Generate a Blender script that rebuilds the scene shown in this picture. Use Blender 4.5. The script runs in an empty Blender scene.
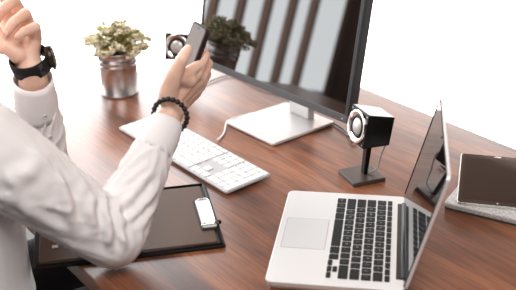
import bpy, bmesh, math, random
import numpy as np
from mathutils import Vector, Matrix, noise
random.seed(7)
R = math.radians
SC = bpy.context.scene
COL = SC.collection
Z0 = 0.75                                   # desk top above the floor

# ------------------------------------------------------------------ camera
F_PX, PITCH, CAM_H, ROLL = 873.5, R(24.334), 0.8072, R(-1.083)
cp, sp, cr, sr = math.cos(PITCH), math.sin(PITCH), math.cos(ROLL), math.sin(ROLL)
FW = Vector((0, cp, -sp)); UP0 = Vector((0, sp, cp)); RT0 = Vector((1, 0, 0))
RT = RT0 * cr + UP0 * sr; UP = UP0 * cr - RT0 * sr
CAM = Vector((0, 0, CAM_H + Z0))
cam_d = bpy.data.cameras.new('camera'); cam = bpy.data.objects.new('camera', cam_d); COL.objects.link(cam)
m = Matrix.Identity(4)
for i in range(3):
    m[i][0], m[i][1], m[i][2], m[i][3] = RT[i], UP[i], -FW[i], CAM[i]
cam.matrix_world = m
cam_d.sensor_width = 36; cam_d.lens = F_PX * 36 / 516; cam_d.clip_start = 0.02
cam_d.dof.use_dof = True; cam_d.dof.focus_distance = 1.71; cam_d.dof.aperture_fstop = 3.6
SC.camera = cam

# ------------------------------------------------------------------ world, light, exposure
w = bpy.data.worlds.new('world'); SC.world = w; w.use_nodes = True
bg = w.node_tree.nodes['Background']; bg.inputs[0].default_value = (1.0, 0.93, 0.90, 1); bg.inputs[1].default_value = 0.06
SC.view_settings.view_transform = 'Standard'; SC.view_settings.look = 'None'
SC.view_settings.exposure = 0.4; SC.view_settings.gamma = 1.0
add_top_l = bpy.data.lights.new('added_top_light', 'AREA'); add_top_l.shape = 'RECTANGLE'; add_top_l.size = 2.2; add_top_l.size_y = 1.4  # area light added to brighten upward faces; a made-up source
add_top_l.energy = 62; add_top_l.color = (1.0, 0.95, 0.92)
add_top = bpy.data.objects.new('added_top_light', add_top_l); COL.objects.link(add_top); add_top.location = (-2.1, 2.2, 2.9)
add_top.rotation_euler = (Vector((-2.1, 2.2, 2.9)) - Vector((0.0, 1.6, 0.75))).to_track_quat('Z', 'Y').to_euler()
fil_l = bpy.data.lights.new('added_fill', 'AREA'); fil_l.shape = 'RECTANGLE'; fil_l.size = 2.0; fil_l.size_y = 1.6  # soft fill added to lift sleeves, hand and desk front; no lamp there
fil_l.energy = 48; fil_l.color = (1.0, 0.95, 0.92)
fil = bpy.data.objects.new('added_fill', fil_l); COL.objects.link(fil); fil.location = (0.1, 0.0, 2.9)
fil.rotation_euler = (Vector((0.1, 0.0, 2.9)) - Vector((-0.15, 1.5, 0.8))).to_track_quat('Z', 'Y').to_euler()
BACK_WIN, LEFT_WIN, SHADE_WIN = 4.4, 5.4, 3.4               # brightness of the overexposed daylight in the windows


def ray(px, py): return FW + RT * ((px - 258) / F_PX) - UP * ((py - 145) / F_PX)
def C(px, py, dep): return CAM + ray(px, py) * dep                 # point at a distance along the view axis
def T(px, py, z=0.0):                                              # point at height z over the desk top
    d = ray(px, py); return CAM + d * ((z + Z0 - CAM.z) / d.z)
def V(x, y, z): return Vector((x, y, z + Z0))


# ------------------------------------------------------------------ materials
def mat(name, col, rough=0.5, metal=0.0, **kw):
    mt = bpy.data.materials.new(name); mt.use_nodes = True
    b = mt.node_tree.nodes['Principled BSDF']
    b.inputs['Base Color'].default_value = (*col, 1); b.inputs['Roughness'].default_value = rough
    b.inputs['Metallic'].default_value = metal
    for k, v in kw.items():
        b.inputs[k.replace('_', ' ')].default_value = v
    return mt
def bump(mt, scale, strength, dist=0.002, stretch=(1, 1, 1), detail=3):
    nt = mt.node_tree; b = nt.nodes['Principled BSDF']
    tc = nt.nodes.new('ShaderNodeTexCoord'); mp = nt.nodes.new('ShaderNodeMapping'); n = nt.nodes.new('ShaderNodeTexNoise')
    bp = nt.nodes.new('ShaderNodeBump')
    mp.inputs['Scale'].default_value = stretch; n.inputs['Scale'].default_value = scale; n.inputs['Detail'].default_value = detail
    bp.inputs['Strength'].default_value = strength; bp.inputs['Distance'].default_value = dist
    nt.links.new(tc.outputs['Object'], mp.inputs[0]); nt.links.new(mp.outputs[0], n.inputs['Vector'])
    nt.links.new(n.outputs['Fac'], bp.inputs['Height']); nt.links.new(bp.outputs[0], b.inputs['Normal'])
    return mt
def mottle(mt, c1, c2, scale, stretch=(1, 1, 1), detail=4, lo=0.35, hi=0.65):
    nt = mt.node_tree; b = nt.nodes['Principled BSDF']
    tc = nt.nodes.new('ShaderNodeTexCoord'); mp = nt.nodes.new('ShaderNodeMapping'); n = nt.nodes.new('ShaderNodeTexNoise')
    r = nt.nodes.new('ShaderNodeValToRGB')
    mp.inputs['Scale'].default_value = stretch; n.inputs['Scale'].default_value = scale; n.inputs['Detail'].default_value = detail
    r.color_ramp.elements[0].position = lo; r.color_ramp.elements[1].position = hi
    r.color_ramp.elements[0].color = (*c1, 1); r.color_ramp.elements[1].color = (*c2, 1)
    nt.links.new(tc.outputs['Object'], mp.inputs[0]); nt.links.new(mp.outputs[0], n.inputs['Vector'])
    nt.links.new(n.outputs['Fac'], r.inputs[0]); nt.links.new(r.outputs[0], b.inputs['Base Color'])
    return mt
def emit(name, col, s):
    mt = bpy.data.materials.new(name); mt.use_nodes = True; nt = mt.node_tree
    nt.nodes.remove(nt.nodes['Principled BSDF']); e = nt.nodes.new('ShaderNodeEmission')
    e.inputs[0].default_value = (*col, 1); e.inputs[1].default_value = s
    nt.links.new(e.outputs[0], nt.nodes['Material Output'].inputs[0]); return mt

def wood_mat():
    mt = mat('walnut', (0.2, 0.1, 0.07), 0.29, 0.0, IOR=1.5); nt = mt.node_tree; b = nt.nodes['Principled BSDF']; L = nt.links
    tc = nt.nodes.new('ShaderNodeTexCoord')
    def nz(scale, stretch, detail, dist=0.0):
        mp = nt.nodes.new('ShaderNodeMapping'); mp.inputs['Scale'].default_value = stretch
        n = nt.nodes.new('ShaderNodeTexNoise'); n.inputs['Scale'].default_value = scale
        n.inputs['Detail'].default_value = detail; n.inputs['Distortion'].default_value = dist
        L.new(tc.outputs['Object'], mp.inputs[0]); L.new(mp.outputs[0], n.inputs['Vector']); return n.outputs['Fac']
    def ramp(inp, pts):
        r = nt.nodes.new('ShaderNodeValToRGB'); e = r.color_ramp.elements
        while len(e) < len(pts): e.new(0.5)
        for q, (p, c) in zip(e, pts): q.position = p; q.color = (*c, 1)
        L.new(inp, r.inputs[0]); return r.outputs[0]
    def mix(f, a, bb, mode='MIX'):
        x = nt.nodes.new('ShaderNodeMix'); x.data_type = 'RGBA'; x.blend_type = mode
        if isinstance(f, float): x.inputs[0].default_value = f
        else: L.new(f, x.inputs[0])
        L.new(a, x.inputs[6]); L.new(bb, x.inputs[7]); return x.outputs[2]
    base = ramp(nz(2.0, (1.0, 7.0, 1), 5, 0.6), [(0.28, (0.088, 0.034, 0.020)), (0.45, (0.180, 0.069, 0.036)), (0.60, (0.275, 0.113, 0.057)), (0.75, (0.125, 0.051, 0.034))])
    sx = nt.nodes.new('ShaderNodeSeparateXYZ'); L.new(tc.outputs['Object'], sx.inputs[0])
    mu = nt.nodes.new('ShaderNodeMath'); mu.operation = 'MULTIPLY_ADD'; mu.inputs[1].default_value = 11.5; mu.inputs[2].default_value = 0.35; L.new(sx.outputs[1], mu.inputs[0])
    fl = nt.nodes.new('ShaderNodeMath'); fl.operation = 'FLOOR'; L.new(mu.outputs[0], fl.inputs[0])
    wn = nt.nodes.new('ShaderNodeTexWhiteNoise'); wn.noise_dimensions = '1D'; L.new(fl.outputs[0], wn.inputs['W'])
    plank = ramp(wn.outputs['Value'], [(0.0, (0.72, 0.70, 0.76)), (0.5, (0.98, 0.96, 0.95)), (1.0, (1.22, 1.16, 1.08))])
    fine = ramp(nz(14.0, (1.0, 26.0, 1), 4), [(0.30, (0.55, 0.53, 0.54)), (0.58, (1.10, 1.10, 1.10))])
    c = mix(1.0, mix(1.0, base, plank, 'MULTIPLY'), fine, 'MULTIPLY')
    L.new(c, b.inputs['Base Color'])
    bp = nt.nodes.new('ShaderNodeBump'); bp.inputs['Strength'].default_value = 0.12; bp.inputs['Distance'].default_value = 0.0006
    L.new(nz(14.0, (1.0, 26.0, 1), 4), bp.inputs['Height']); L.new(bp.outputs[0], b.inputs['Normal'])
    return mt

M = {}
M['wood'] = wood_mat()
M['alu'] = bump(mat('aluminium', (0.75, 0.75, 0.75), 0.42, 0.25), 900, 0.05, 0.0002)
M['alu_edge'] = mat('aluminium edge', (0.80, 0.80, 0.81), 0.35, 0.3)
M['pad'] = mat('trackpad glass', (0.66, 0.67, 0.68), 0.32, 0.2)
M['black_key'] = mat('black key plastic', (0.010, 0.009, 0.009), 0.5, 0.0, IOR=1.3)
M['legend'] = mat('key print', (0.45, 0.45, 0.45), 0.5)
M['grey_print'] = mat('grey key print', (0.35, 0.35, 0.36), 0.5)
M['white_key'] = mat('white key plastic', (0.81, 0.81, 0.81), 0.45)
M['key_bed'] = mat('keyboard bed', (0.46, 0.46, 0.47), 0.5, 0.0)  # pale plate darkened; its grey stands in for shadow between the keys
M['dark_under'] = mat('dark underside', (0.03, 0.03, 0.03), 0.5)
M['well'] = mat('key well', (0.30, 0.30, 0.31), 0.45, 0.2)
M['hinge'] = mat('hinge plastic', (0.05, 0.053, 0.058), 0.5)
M['vent'] = mat('vent', (0.02, 0.018, 0.016), 0.3)
M['glass_black'] = mat('laptop screen glass', (0.006, 0.006, 0.006), 0.03, 0.0, IOR=1.75)
M['screen'] = mat('monitor screen glass', (0.004, 0.004, 0.004), 0.02, 0.0, IOR=2.1)
M['bezel'] = mat('dark bezel', (0.03, 0.03, 0.032), 0.3)
M['bezel_low'] = mat('grey chin', (0.07, 0.07, 0.075), 0.35)
M['stand'] = mat('monitor stand metal', (0.76, 0.75, 0.75), 0.34, 0.45)
M['gloss_black'] = mat('black speaker shell', (0.004, 0.004, 0.004), 0.22, 0.0, IOR=1.35)
M['spk_base'] = mat('speaker foot', (0.085, 0.068, 0.058), 0.32, 0.5)
M['chrome'] = mat('chrome', (0.85, 0.82, 0.80), 0.10, 1.0)
M['cone'] = mat('speaker cone', (0.55, 0.52, 0.51), 0.3, 0.5)
M['rubber'] = mat('black rubber', (0.009, 0.009, 0.009), 0.55, 0.0, IOR=1.3)
M['cable_white'] = mat('white cable', (0.8, 0.8, 0.8), 0.4)
M['cable_black'] = mat('black cable', (0.02, 0.02, 0.02), 0.45)
M['cable_grey'] = mat('grey cable', (0.30, 0.29, 0.29), 0.4)
M['zinc'] = mottle(bump(mat('zinc', (0.6, 0.56, 0.54), 0.27, 0.95), 60, 0.03, 0.001), (0.56, 0.53, 0.52), (0.66, 0.63, 0.62), 45)
M['soil'] = bump(mat('soil', (0.05, 0.03, 0.02), 0.9), 120, 0.8, 0.004)
M['leaf'] = mottle(mat('leaf', (0.2, 0.22, 0.06), 0.55, 0.0), (0.20, 0.20, 0.045), (0.80, 0.70, 0.32), 60)
for mm_ in (M['leaf'],):
    nt_ = mm_.node_tree; pb_ = nt_.nodes['Principled BSDF']; tr_ = nt_.nodes.new('ShaderNodeBsdfTranslucent'); mx_ = nt_.nodes.new('ShaderNodeMixShader')
    mx_.inputs[0].default_value = 0.5; nt_.links.new(pb_.inputs['Base Color'].links[0].from_socket, tr_.inputs[0])
    nt_.links.new(pb_.outputs[0], mx_.inputs[1]); nt_.links.new(tr_.outputs[0], mx_.inputs[2]); nt_.links.new(mx_.outputs[0], nt_.nodes['Material Output'].inputs[0])
M['blossom'] = mat('blossom', (0.82, 0.76, 0.60), 0.6)
M['stem'] = mat('stem', (0.14, 0.12, 0.05), 0.7)
M['leather'] = bump(mat('brown leather', (0.088, 0.047, 0.029), 0.5, 0.0, IOR=1.26), 260, 0.25, 0.0006)
M['leather_edge'] = bump(mat('dark leather edge', (0.010, 0.007, 0.006), 0.5, 0.0, IOR=1.3), 260, 0.25, 0.0006)
M['paper'] = mat('white plate', (0.66, 0.66, 0.65), 0.35)
M['steel'] = mat('steel wire', (0.7, 0.68, 0.66), 0.15, 1.0)
M['felt'] = mottle(bump(mat('grey felt', (0.5, 0.5, 0.49), 0.9), 320, 0.9, 0.0015), (0.42, 0.42, 0.41), (0.66, 0.65, 0.64), 220)
M['felt_dark'] = bump(mat('dark felt', (0.05, 0.04, 0.035), 0.85), 320, 0.5, 0.001)
M['tab_screen'] = mat('tablet screen', (0.012, 0.008, 0.006), 0.06, 0.0, IOR=1.4)
M['tab_bezel'] = mat('tablet bezel', (0.015, 0.012, 0.010), 0.08)
M['case'] = mat('dark red brown phone case', (0.035, 0.012, 0.010), 0.35)
M['phone_screen'] = mat('phone screen', (0.16, 0.13, 0.12), 0.06, 0.0, IOR=1.22)
M['phone_rim'] = mat('metal rim', (0.7, 0.68, 0.67), 0.25, 0.8)
M['skin'] = mottle(bump(mat('skin', (0.62, 0.36, 0.26), 0.48, Subsurface_Weight=0.12, Subsurface_Scale=0.01), 180, 0.2, 0.0012), (0.72, 0.45, 0.34), (0.82, 0.56, 0.44), 28)
M['nail'] = mat('fingernail', (0.72, 0.45, 0.38), 0.25)
M['hair'] = bump(mat('dark brown hair', (0.03, 0.018, 0.012), 0.5), 90, 0.8, 0.004, (1, 1, 0.2))
M['eye'] = mat('eye', (0.7, 0.68, 0.66), 0.2)
M['shirt'] = bump(mat('white cotton', (0.80, 0.77, 0.77), 0.8), 420, 0.12, 0.0006)
M['button'] = mat('shirt button', (0.62, 0.58, 0.57), 0.3)
M['trousers'] = bump(mat('black trousers', (0.008, 0.007, 0.008), 0.85), 300, 0.2, 0.0008)
M['shoe'] = mat('black shoe leather', (0.01, 0.008, 0.008), 0.3)
M['bead'] = bump(mat('black lava bead', (0.008, 0.007, 0.007), 0.45), 700, 0.8, 0.001)
M['watch_metal'] = mat('brown watch case', (0.05, 0.033, 0.026), 0.3, 0.7)
M['watch_face'] = mat('watch face', (0.01, 0.01, 0.01), 0.1)
M['chair'] = bump(mat('grey chair fabric', (0.08, 0.08, 0.085), 0.85), 300, 0.3, 0.001)
M['floor'] = mottle(mat('dark floor', (0.03, 0.02, 0.015), 0.6), (0.022, 0.015, 0.012), (0.035, 0.024, 0.018), 3)
M['wall'] = mat('white wall', (0.82, 0.81, 0.80), 0.8)
M['parapet'] = mat('blue grey parapet', (0.18, 0.20, 0.24), 0.7)
M['mullion'] = mat('brown window post', (0.26, 0.14, 0.09), 0.5)
M['pane_back'] = emit('daylight pane', (1.0, 0.985, 0.975), BACK_WIN)
M['pane_left'] = emit('daylight pane left', (0.97, 0.985, 1.0), LEFT_WIN)
M['pane_shade'] = emit('shaded daylight pane', (0.95, 0.98, 1.0), SHADE_WIN)
M['drape_brown'] = bump(mat('brown drape', (0.17, 0.095, 0.065), 0.85), 8, 0.5, 0.01, (1, 1, 0.05))
M['drape_white'] = mat('white drape', (0.8, 0.8, 0.8), 0.8, 0.0)


# ------------------------------------------------------------------ mesh helpers
def link(name, bm, material, parent=None, smooth=False, bevel=0.0, seg=2, world=None):
    me = bpy.data.meshes.new(name)
    if isinstance(bm, bmesh.types.BMesh):
        bmesh.ops.recalc_face_normals(bm, faces=bm.faces); bm.to_mesh(me); bm.free()
    else: me = bm
    me.materials.clear(); me.materials.append(M[material])
    if smooth:
        for p in me.polygons: p.use_smooth = True
    o = bpy.data.objects.new(name, me); COL.objects.link(o)
    if parent is not None: o.parent = parent
    if bevel:
        md = o.modifiers.new('bevel', 'BEVEL'); md.width = bevel; md.segments = seg; md.limit_method = 'ANGLE'
        md.harden_normals = False
    return o
def tag(o, label, cat=None, group=None, kind=None):
    if label: o['label'] = label
    if cat: o['category'] = cat
    if group: o['group'] = group
    if kind: o['kind'] = kind
    return o
def thing(name, label, cat, loc=(0, 0, 0), rz=0.0, group=None):
    o = bpy.data.objects.new(name, None); COL.objects.link(o); o.empty_display_size = 0.05
    o.location = loc; o.rotation_euler = (0, 0, rz); return tag(o, label, cat, group)
def NB(): return bmesh.new()
def box(bm, x0, x1, y0, y1, z0, z1, mtx=None):
    r = bmesh.ops.create_cube(bm, size=1)
    mm = Matrix.Translation(((x0 + x1) / 2, (y0 + y1) / 2, (z0 + z1) / 2)) @ Matrix.Diagonal((x1 - x0, y1 - y0, z1 - z0, 1))
    if mtx is not None: mm = mtx @ mm
    bmesh.ops.transform(bm, matrix=mm, verts=r['verts']); return bm
def rrect(w, d, r, n=6):
    out = []
    for cx, cy, a0 in ((w - r, d - r, 0), (r, d - r, 90), (r, r, 180), (w - r, r, 270)):
        for k in range(n + 1):
            a = R(a0 + 90 * k / n); out.append((cx + r * math.cos(a), cy + r * math.sin(a)))
    return out
def loft(bm, rings, close=True, cap=True):
    vs = [[bm.verts.new(p) for p in r] for r in rings]
    n = len(vs[0])
    for a, b in zip(vs, vs[1:]):
        for i in range(n if close else n - 1):
            j = (i + 1) % n
            bm.faces.new((a[i], a[j], b[j], b[i]))
    if cap: bm.faces.new(vs[0][::-1]); bm.faces.new(vs[-1])
    return bm
def slab(bm, w, d, r, z0, z1, ox=0, oy=0, inset=0.0, n=6, ch=0.0):
    """rounded plate; inset pulls the bottom in; ch chamfers the top edge"""
    pts = rrect(w, d, r, n)
    def ring(k, z):
        return [(ox + w / 2 + (x - w / 2) * (1 - 2 * k / w), oy + d / 2 + (y - d / 2) * (1 - 2 * k / d), z) for x, y in pts]
    rings = [ring(inset, z0)]
    if inset: rings.append(ring(inset * 0.25, z0 + (z1 - z0) * 0.45))
    if ch: rings += [ring(0, z1 - ch), ring(ch * 0.4, z1 - ch * 0.3), ring(ch, z1)]
    else: rings.append(ring(0, z1))
    return loft(bm, rings)
def lathe(bm, prof, n=40, mtx=None, cap=True):
    rings = []
    for r, z in prof:
        ring = [Vector((r * math.cos(2 * math.pi * k / n), r * math.sin(2 * math.pi * k / n), z)) for k in range(n)]
        if mtx is not None: ring = [mtx @ p for p in ring]
        rings.append(ring)
    return loft(bm, rings, True, cap)
def frame_of(d, hint=Vector((0, 0, 1))):
    d = d.normalized(); x = hint.cross(d)
    if x.length < 1e-4: x = Vector((1, 0, 0)).cross(d)
    x.normalize(); return x, d.cross(x)
def catmull(pts, n=8):
    pts = [Vector(p) for p in pts]; P = [pts[0] * 2 - pts[1]] + pts + [pts[-1] * 2 - pts[-2]]; out = []
    for i in range(1, len(P) - 2):
        a, b, c, d = P[i - 1:i + 3]
        for k in range(n):
            t = k / n
            out.append(0.5 * ((2 * b) + (c - a) * t + (2 * a - 5 * b + 4 * c - d) * t * t + (3 * b - a - 3 * c + d) * t ** 3))
    return out + [pts[-1]]
def tube(bm, pts, r, n=8, smooth_n=8, closed=False):
    P = catmull(pts, smooth_n) if smooth_n else [Vector(p) for p in pts]
    rings = []; x = None
    for i, p in enumerate(P):
        d = (P[min(i + 1, len(P) - 1)] - P[max(i - 1, 0)])
        d = d.normalized()
        if x is None: x, y = frame_of(d)
        x = (x - d * x.dot(d)).normalized(); y = d.cross(x)
        rings.append([p + (x * math.cos(2 * math.pi * k / n) + y * math.sin(2 * math.pi * k / n)) * r for k in range(n)])
    return loft(bm, rings)
def rcone(bm, p0, r0, p1, r1, n=16, caps=5, flat=None):
    """swept sphere; flat=(axis, factor) squeezes it along an axis"""
    p0, p1 = Vector(p0), Vector(p1); d = p1 - p0; L = d.length
    if L < 1e-6: d = Vector((0, 0, 1))
    dn = d.normalized(); x, y = frame_of(dn, Vector((0.3, 0.2, 0.9)))
    rings = []
    for k in range(caps):
        a = math.pi / 2 * (1 - (k + 0.35) / (caps)); rings.append((p0 - dn * r0 * math.sin(a), r0 * math.cos(a)))
    rings += [(p0, r0), (p0.lerp(p1, .33), r0 + (r1 - r0) * .33), (p0.lerp(p1, .67), r0 + (r1 - r0) * .67), (p1, r1)]
    for k in range(caps):
        a = math.pi / 2 * ((k + 0.65) / caps); rings.append((p1 + dn * r1 * math.sin(a), r1 * math.cos(a)))
    RR = []
    for c, r in rings:
        ring = []
        for k in range(n):
            t = 2 * math.pi * k / n; o = (x * math.cos(t) + y * math.sin(t)) * r
            if flat: ax, fa = flat; o = o - ax * o.dot(ax) * (1 - fa)
            ring.append(c + o)
        RR.append(ring)
    return loft(bm, RR)
def ellipsoid(bm, c, rx, ry, rz, mtx=None, u=20, v=14):
    r = bmesh.ops.create_uvsphere(bm, u_segments=u, v_segments=v, radius=1)
    mm = Matrix.Diagonal((rx, ry, rz, 1))
    if mtx is not None: mm = mtx.to_4x4() @ mm
    bmesh.ops.transform(bm, matrix=Matrix.Translation(c) @ mm, verts=r['verts']); return bm
def remeshed(bm, voxel, smooth_it=4, fac=0.5):
    me = bpy.data.meshes.new('tmp'); bmesh.ops.recalc_face_normals(bm, faces=bm.faces); bm.to_mesh(me); bm.free()
    o = bpy.data.objects.new('tmp', me); COL.objects.link(o)
    md = o.modifiers.new('r', 'REMESH'); md.mode = 'VOXEL'; md.voxel_size = voxel; md.use_smooth_shade = True
    s = o.modifiers.new('s', 'SMOOTH'); s.iterations = smooth_it; s.factor = fac
    dg = bpy.context.evaluated_depsgraph_get(); dg.update()
    out = bpy.data.meshes.new_from_object(o.evaluated_get(dg))
    bpy.data.objects.remove(o); bpy.data.meshes.remove(me); return out
def co_of(me):
    a = np.empty(len(me.vertices) * 3, np.float32); me.vertices.foreach_get('co', a); return a.reshape(-1, 3)
def no_of(me):
    a = np.empty(len(me.vertices) * 3, np.float32); me.vertices.foreach_get('normal', a); return a.reshape(-1, 3)

# ------------------------------------------------------------------ the room (its axes follow the desk)
AZ = R(-54.0)
A = Vector((math.cos(AZ), math.sin(AZ), 0)); B = Vector((-A.y, A.x, 0))
def AB(a, b, z=0.0): return A * a + B * b + Vector((0, 0, z))
def room(name, label=None, kind='structure'):
    o = bpy.data.objects.new(name, None); COL.objects.link(o); o.rotation_euler = (0, 0, AZ); o['kind'] = kind; return o
WL, WB = -3.3, 2.35                          # left wall and back wall
def struct(name, bm, material, parent=None, **k):
    o = link(name, bm, material, parent, **k)
    if parent is None: o.rotation_euler = (0, 0, AZ); o['kind'] = 'structure'
    return o
struct('floor', box(NB(), WL - .3, 2.2, -2.4, WB + .3, -0.1, 0.0), 'floor')
wl = NB()
box(wl, WL - .2, WL - .05, -2.4, WB + .2, 2.35, 2.9); box(wl, WL - .2, WL - .05, -2.4, -1.5, 0, 2.35)
struct('wall_left', wl, 'wall')
struct('trim_1', box(NB(), WL - .2, WL + .02, -1.5, 0.45, 0, 0.47), 'parapet')
bw = NB(); box(bw, -1.62, 2.2, WB - .06, WB + .2, 0, 1.30)
struct('wall_back', bw, 'wall')
struct('trim_2', box(NB(), WL - .2, 2.2, WB - .08, WB + .2, 1.30, 2.9), 'mullion')
w1 = room('window_1'); link('pane', box(NB(), WL - .12, WL - .1, -1.5, 0.5, 0.0, 2.35), 'pane_shade', w1)
link('pane', box(NB(), WL - .12, WL - .1, 0.5, WB, 0.0, 2.35), 'pane_left', w1)
for b in (-0.21, -0.39, -0.575, -0.755, -0.92):
    link('mullion', box(NB(), WL - .06, WL, b - .011, b + .011, 0.47, 2.35), 'mullion', w1, bevel=.004)
w2 = room('window_2'); link('pane', box(NB(), WL, -1.62, WB + .02, WB + .04, 0.0, 1.30), 'pane_back', w2)
def drape(name, label, b0, b1, material):
    bm = NB(); n = 48; rings = []
    for k in range(n + 1):
        b = b0 + (b1 - b0) * k / n; off = 0.02 * math.sin(k / n * math.pi * 7)
        rings.append((b, off))
    for sgn in (1,):
        loft(bm, [[AB(WL + .09 + o, b, z) for z in (0.02, 0.8, 1.6, 2.35)] + [AB(WL + .085 + o, b, z) for z in (2.35, 1.6, 0.8, 0.02)] for b, o in rings])
    return tag(link(name, bm, material, smooth=True), label, 'curtain')
drape('curtain', 'brown curtain mirrored at the right side of the monitor screen', -1.03, -1.5, 'drape_brown')

# ------------------------------------------------------------------ desk
dk = thing('desk', 'large walnut-brown wooden desk carrying the laptop and monitor', 'desk', AB(-2.05, 0.505, 0), AZ)
link('tabletop', box(NB(), 0, 2.3, 0, 0.975, Z0 - .032, Z0), 'wood', dk, bevel=.003)
for x in (0.06, 2.18):
    for y in (0.06, 0.87):
        link('leg', box(NB(), x, x + .06, y, y + .06, 0, Z0 - .032), 'bezel', dk, bevel=.004)

# ------------------------------------------------------------------ monitor
MY = R(-51.0); TILT = R(9.5)
AM = Vector((math.cos(MY), math.sin(MY), 0)); BM_ = Vector((-AM.y, AM.x, 0))
st = [T(228, 120, .008), T(273, 142.5, .008), T(333, 123.5, .008)]
o0 = (st[0] + st[2]) / 2; o0.z = Z0
mon = thing('computer_monitor', 'large dark-framed desktop monitor on a square silver stand', 'monitor', o0, MY)
toL = lambda p: (Matrix.Rotation(-MY, 4, 'Z') @ (p - o0))          # world -> monitor frame
sb = NB(); slab(sb, .172, .19, .008, .003, .009, -.086, -.095, 0, 5, .0015)
base = link('stand_base', sb, 'stand', mon, smooth=False)
link('foot_pad', slab(NB(), .166, .184, .008, 0, .003, -.083, -.092), 'rubber', mon)
br = toL(C(346.5, 124, 0) + ray(346.5, 124) * ((V(.19, 1.722, .074) - CAM).dot(FW)))
bl_x = br.x - 0.545
pm = Matrix.Translation((bl_x, br.y, br.z)) @ Matrix.Rotation(-TILT, 4, 'X')   # screen frame: x right, y back, z up
nk = NB(); nx = toL((T(289, 111, .01) + T(311, 119, .01)) / 2)
box(nk, nx.x - .034, nx.x + .034, nx.y - .004, nx.y + .016, .009, .30); link('stand_neck', nk, 'stand', mon, bevel=.002)
MW, MH = 0.545, 0.335
hs = NB(); box(hs, 0, MW, .004, .028, 0, MH, pm); box(hs, .06, MW - .06, .028, .05, .05, MH - .04, pm)
link('housing', hs, 'bezel', mon, bevel=.003)
link('bottom_bezel', box(NB(), .0, MW, -.001, .0045, 0, .017, pm), 'bezel_low', mon, bevel=.001)
fb = NB()
for x0, x1, z0, z1 in ((0, .006, .017, MH), (MW - .009, MW, .017, MH), (.006, MW - .009, MH - .009, MH)): box(fb, x0, x1, -.001, .0045, z0, z1, pm)
link('bezel', fb, 'bezel', mon)
link('screen', box(NB(), .006, MW - .009, .0012, .0042, .017, MH - .009, pm), 'screen', mon)
for k in range(3):
    link('power_button' if k == 0 else 'menu_button', lathe(NB(), [(.0018, -.0022), (.0018, .001)], 12, pm @ Matrix.Translation((MW - .014 - k * .012, 0, .008)) @ Matrix.Rotation(R(90), 4, 'X') @ Matrix.Translation((0, 0, .0005))), 'phone_rim' if k == 0 else 'bezel', mon)
q = lambda px, py, z=.004: toL(T(px, py, z))
link('power_cable', tube(NB(), [q(331, 121), q(338, 126), q(344, 130), q(349, 136), q(352, 142), q(357, 141)], .0022), 'cable_black', mon, smooth=True)
link('signal_cable', tube(NB(), [q(300, 97), q(262, 88), q(236, 76), q(222, 77), q(204, 84), q(192, 90)], .002), 'cable_grey', mon, smooth=True)

# ------------------------------------------------------------------ keys
KEYMESH = {}
def key_mesh(w, d, h, material, taper=0.0008):
    k = (round(w, 4), round(d, 4), h, material)
    if k not in KEYMESH:
        bm = NB(); r = 0.0017; pts = rrect(w, d, r, 3)
        ring = lambda i, z: [((x - w / 2) * (1 - 2 * i / w), (y - d / 2) * (1 - 2 * i / d), z) for x, y in pts]
        loft(bm, [ring(0, 0), ring(0, h * .6), ring(taper * .4, h * .9), ring(taper, h)])
        me = bpy.data.meshes.new('key'); bmesh.ops.recalc_face_normals(bm, faces=bm.faces); bm.to_mesh(me); bm.free()
        me.materials.append(M[material]); KEYMESH[k] = me
    return KEYMESH[k]
LEG = {}
def legend_mesh(s, size, material):
    if (s, material) not in LEG:
        cu = bpy.data.curves.new('t', 'FONT'); cu.body = s; cu.size = size; cu.align_x = 'CENTER'; cu.align_y = 'CENTER'; cu.resolution_u = 2
        o = bpy.data.objects.new('t', cu); COL.objects.link(o); dg = bpy.context.evaluated_depsgraph_get()
        me = bpy.data.meshes.new_from_object(o.evaluated_get(dg)); bpy.data.objects.remove(o)
        me.materials.clear(); me.materials.append(M[material]); me.name = 'legend'; LEG[(s, material)] = me
    return LEG[(s, material)]
def put_key(parent, cx, cy, z, w, d, h, material, text=None, lm='legend', size=.0062, label=None):
    o = bpy.data.objects.new('key', key_mesh(w, d, h, material)); COL.objects.link(o); o.parent = parent; o.location = (cx, cy, z)
    if label: o['label'] = label
    if text:
        t = bpy.data.objects.new('legend', legend_mesh(text, size, lm)); COL.objects.link(t); t.parent = o; t.location = (0, 0, h + .00015)
ROWS = [('1234567890-=', 'number'), ('QWERTYUIOP[]\\', ''), ("ASDFGHJKL;'", ''), ('ZXCVBNM,./', '')]

# ------------------------------------------------------------------ laptop
LT = R(-99.42); LW, LD = .325, .227
lap = thing('laptop', 'open silver laptop with black keys in front of the person', 'laptop', V(.0595, 1.5275, 0), LT)
bb = NB(); slab(bb, LW, LD, .011, .002, .018, 0, 0, .006, 6, .0012); link('base_body', bb, 'alu', lap)
link('trackpad', slab(NB(), .105, .076, .003, .0175, .0183, .110, .012), 'pad', lap)
link('trackpad_groove', slab(NB(), .1066, .0776, .0035, .0175, .01815, .1092, .0112), 'well', lap)
for x in (.02, .295):
    for y in (.02, .20): link('rubber_foot', lathe(NB(), [(.006, 0), (.006, .003)], 16, Matrix.Translation((x, y, 0))), 'rubber', lap)
KX0, KX1, KY0 = .0225, .3045, .0965
KW = KX1 - KX0; U = KW / 14.5; G = .0028; PY = .0190; KZ = .0181
def lrow(y, d, specs):
    x = KX0
    for wdt, tx in specs:
        if tx != 0: put_key(lap, x + wdt * U / 2, y + d / 2, KZ, wdt * U - G, d - G, .0012, 'black_key', tx)
        x += wdt * U
sp_ = [(1, 'fn'), (1, '^'), (1, None), (1.25, None), (5, None), (1.25, None), (1, None)]
lrow(KY0, PY, sp_)
xa = KX0 + 11.5 * U
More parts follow.
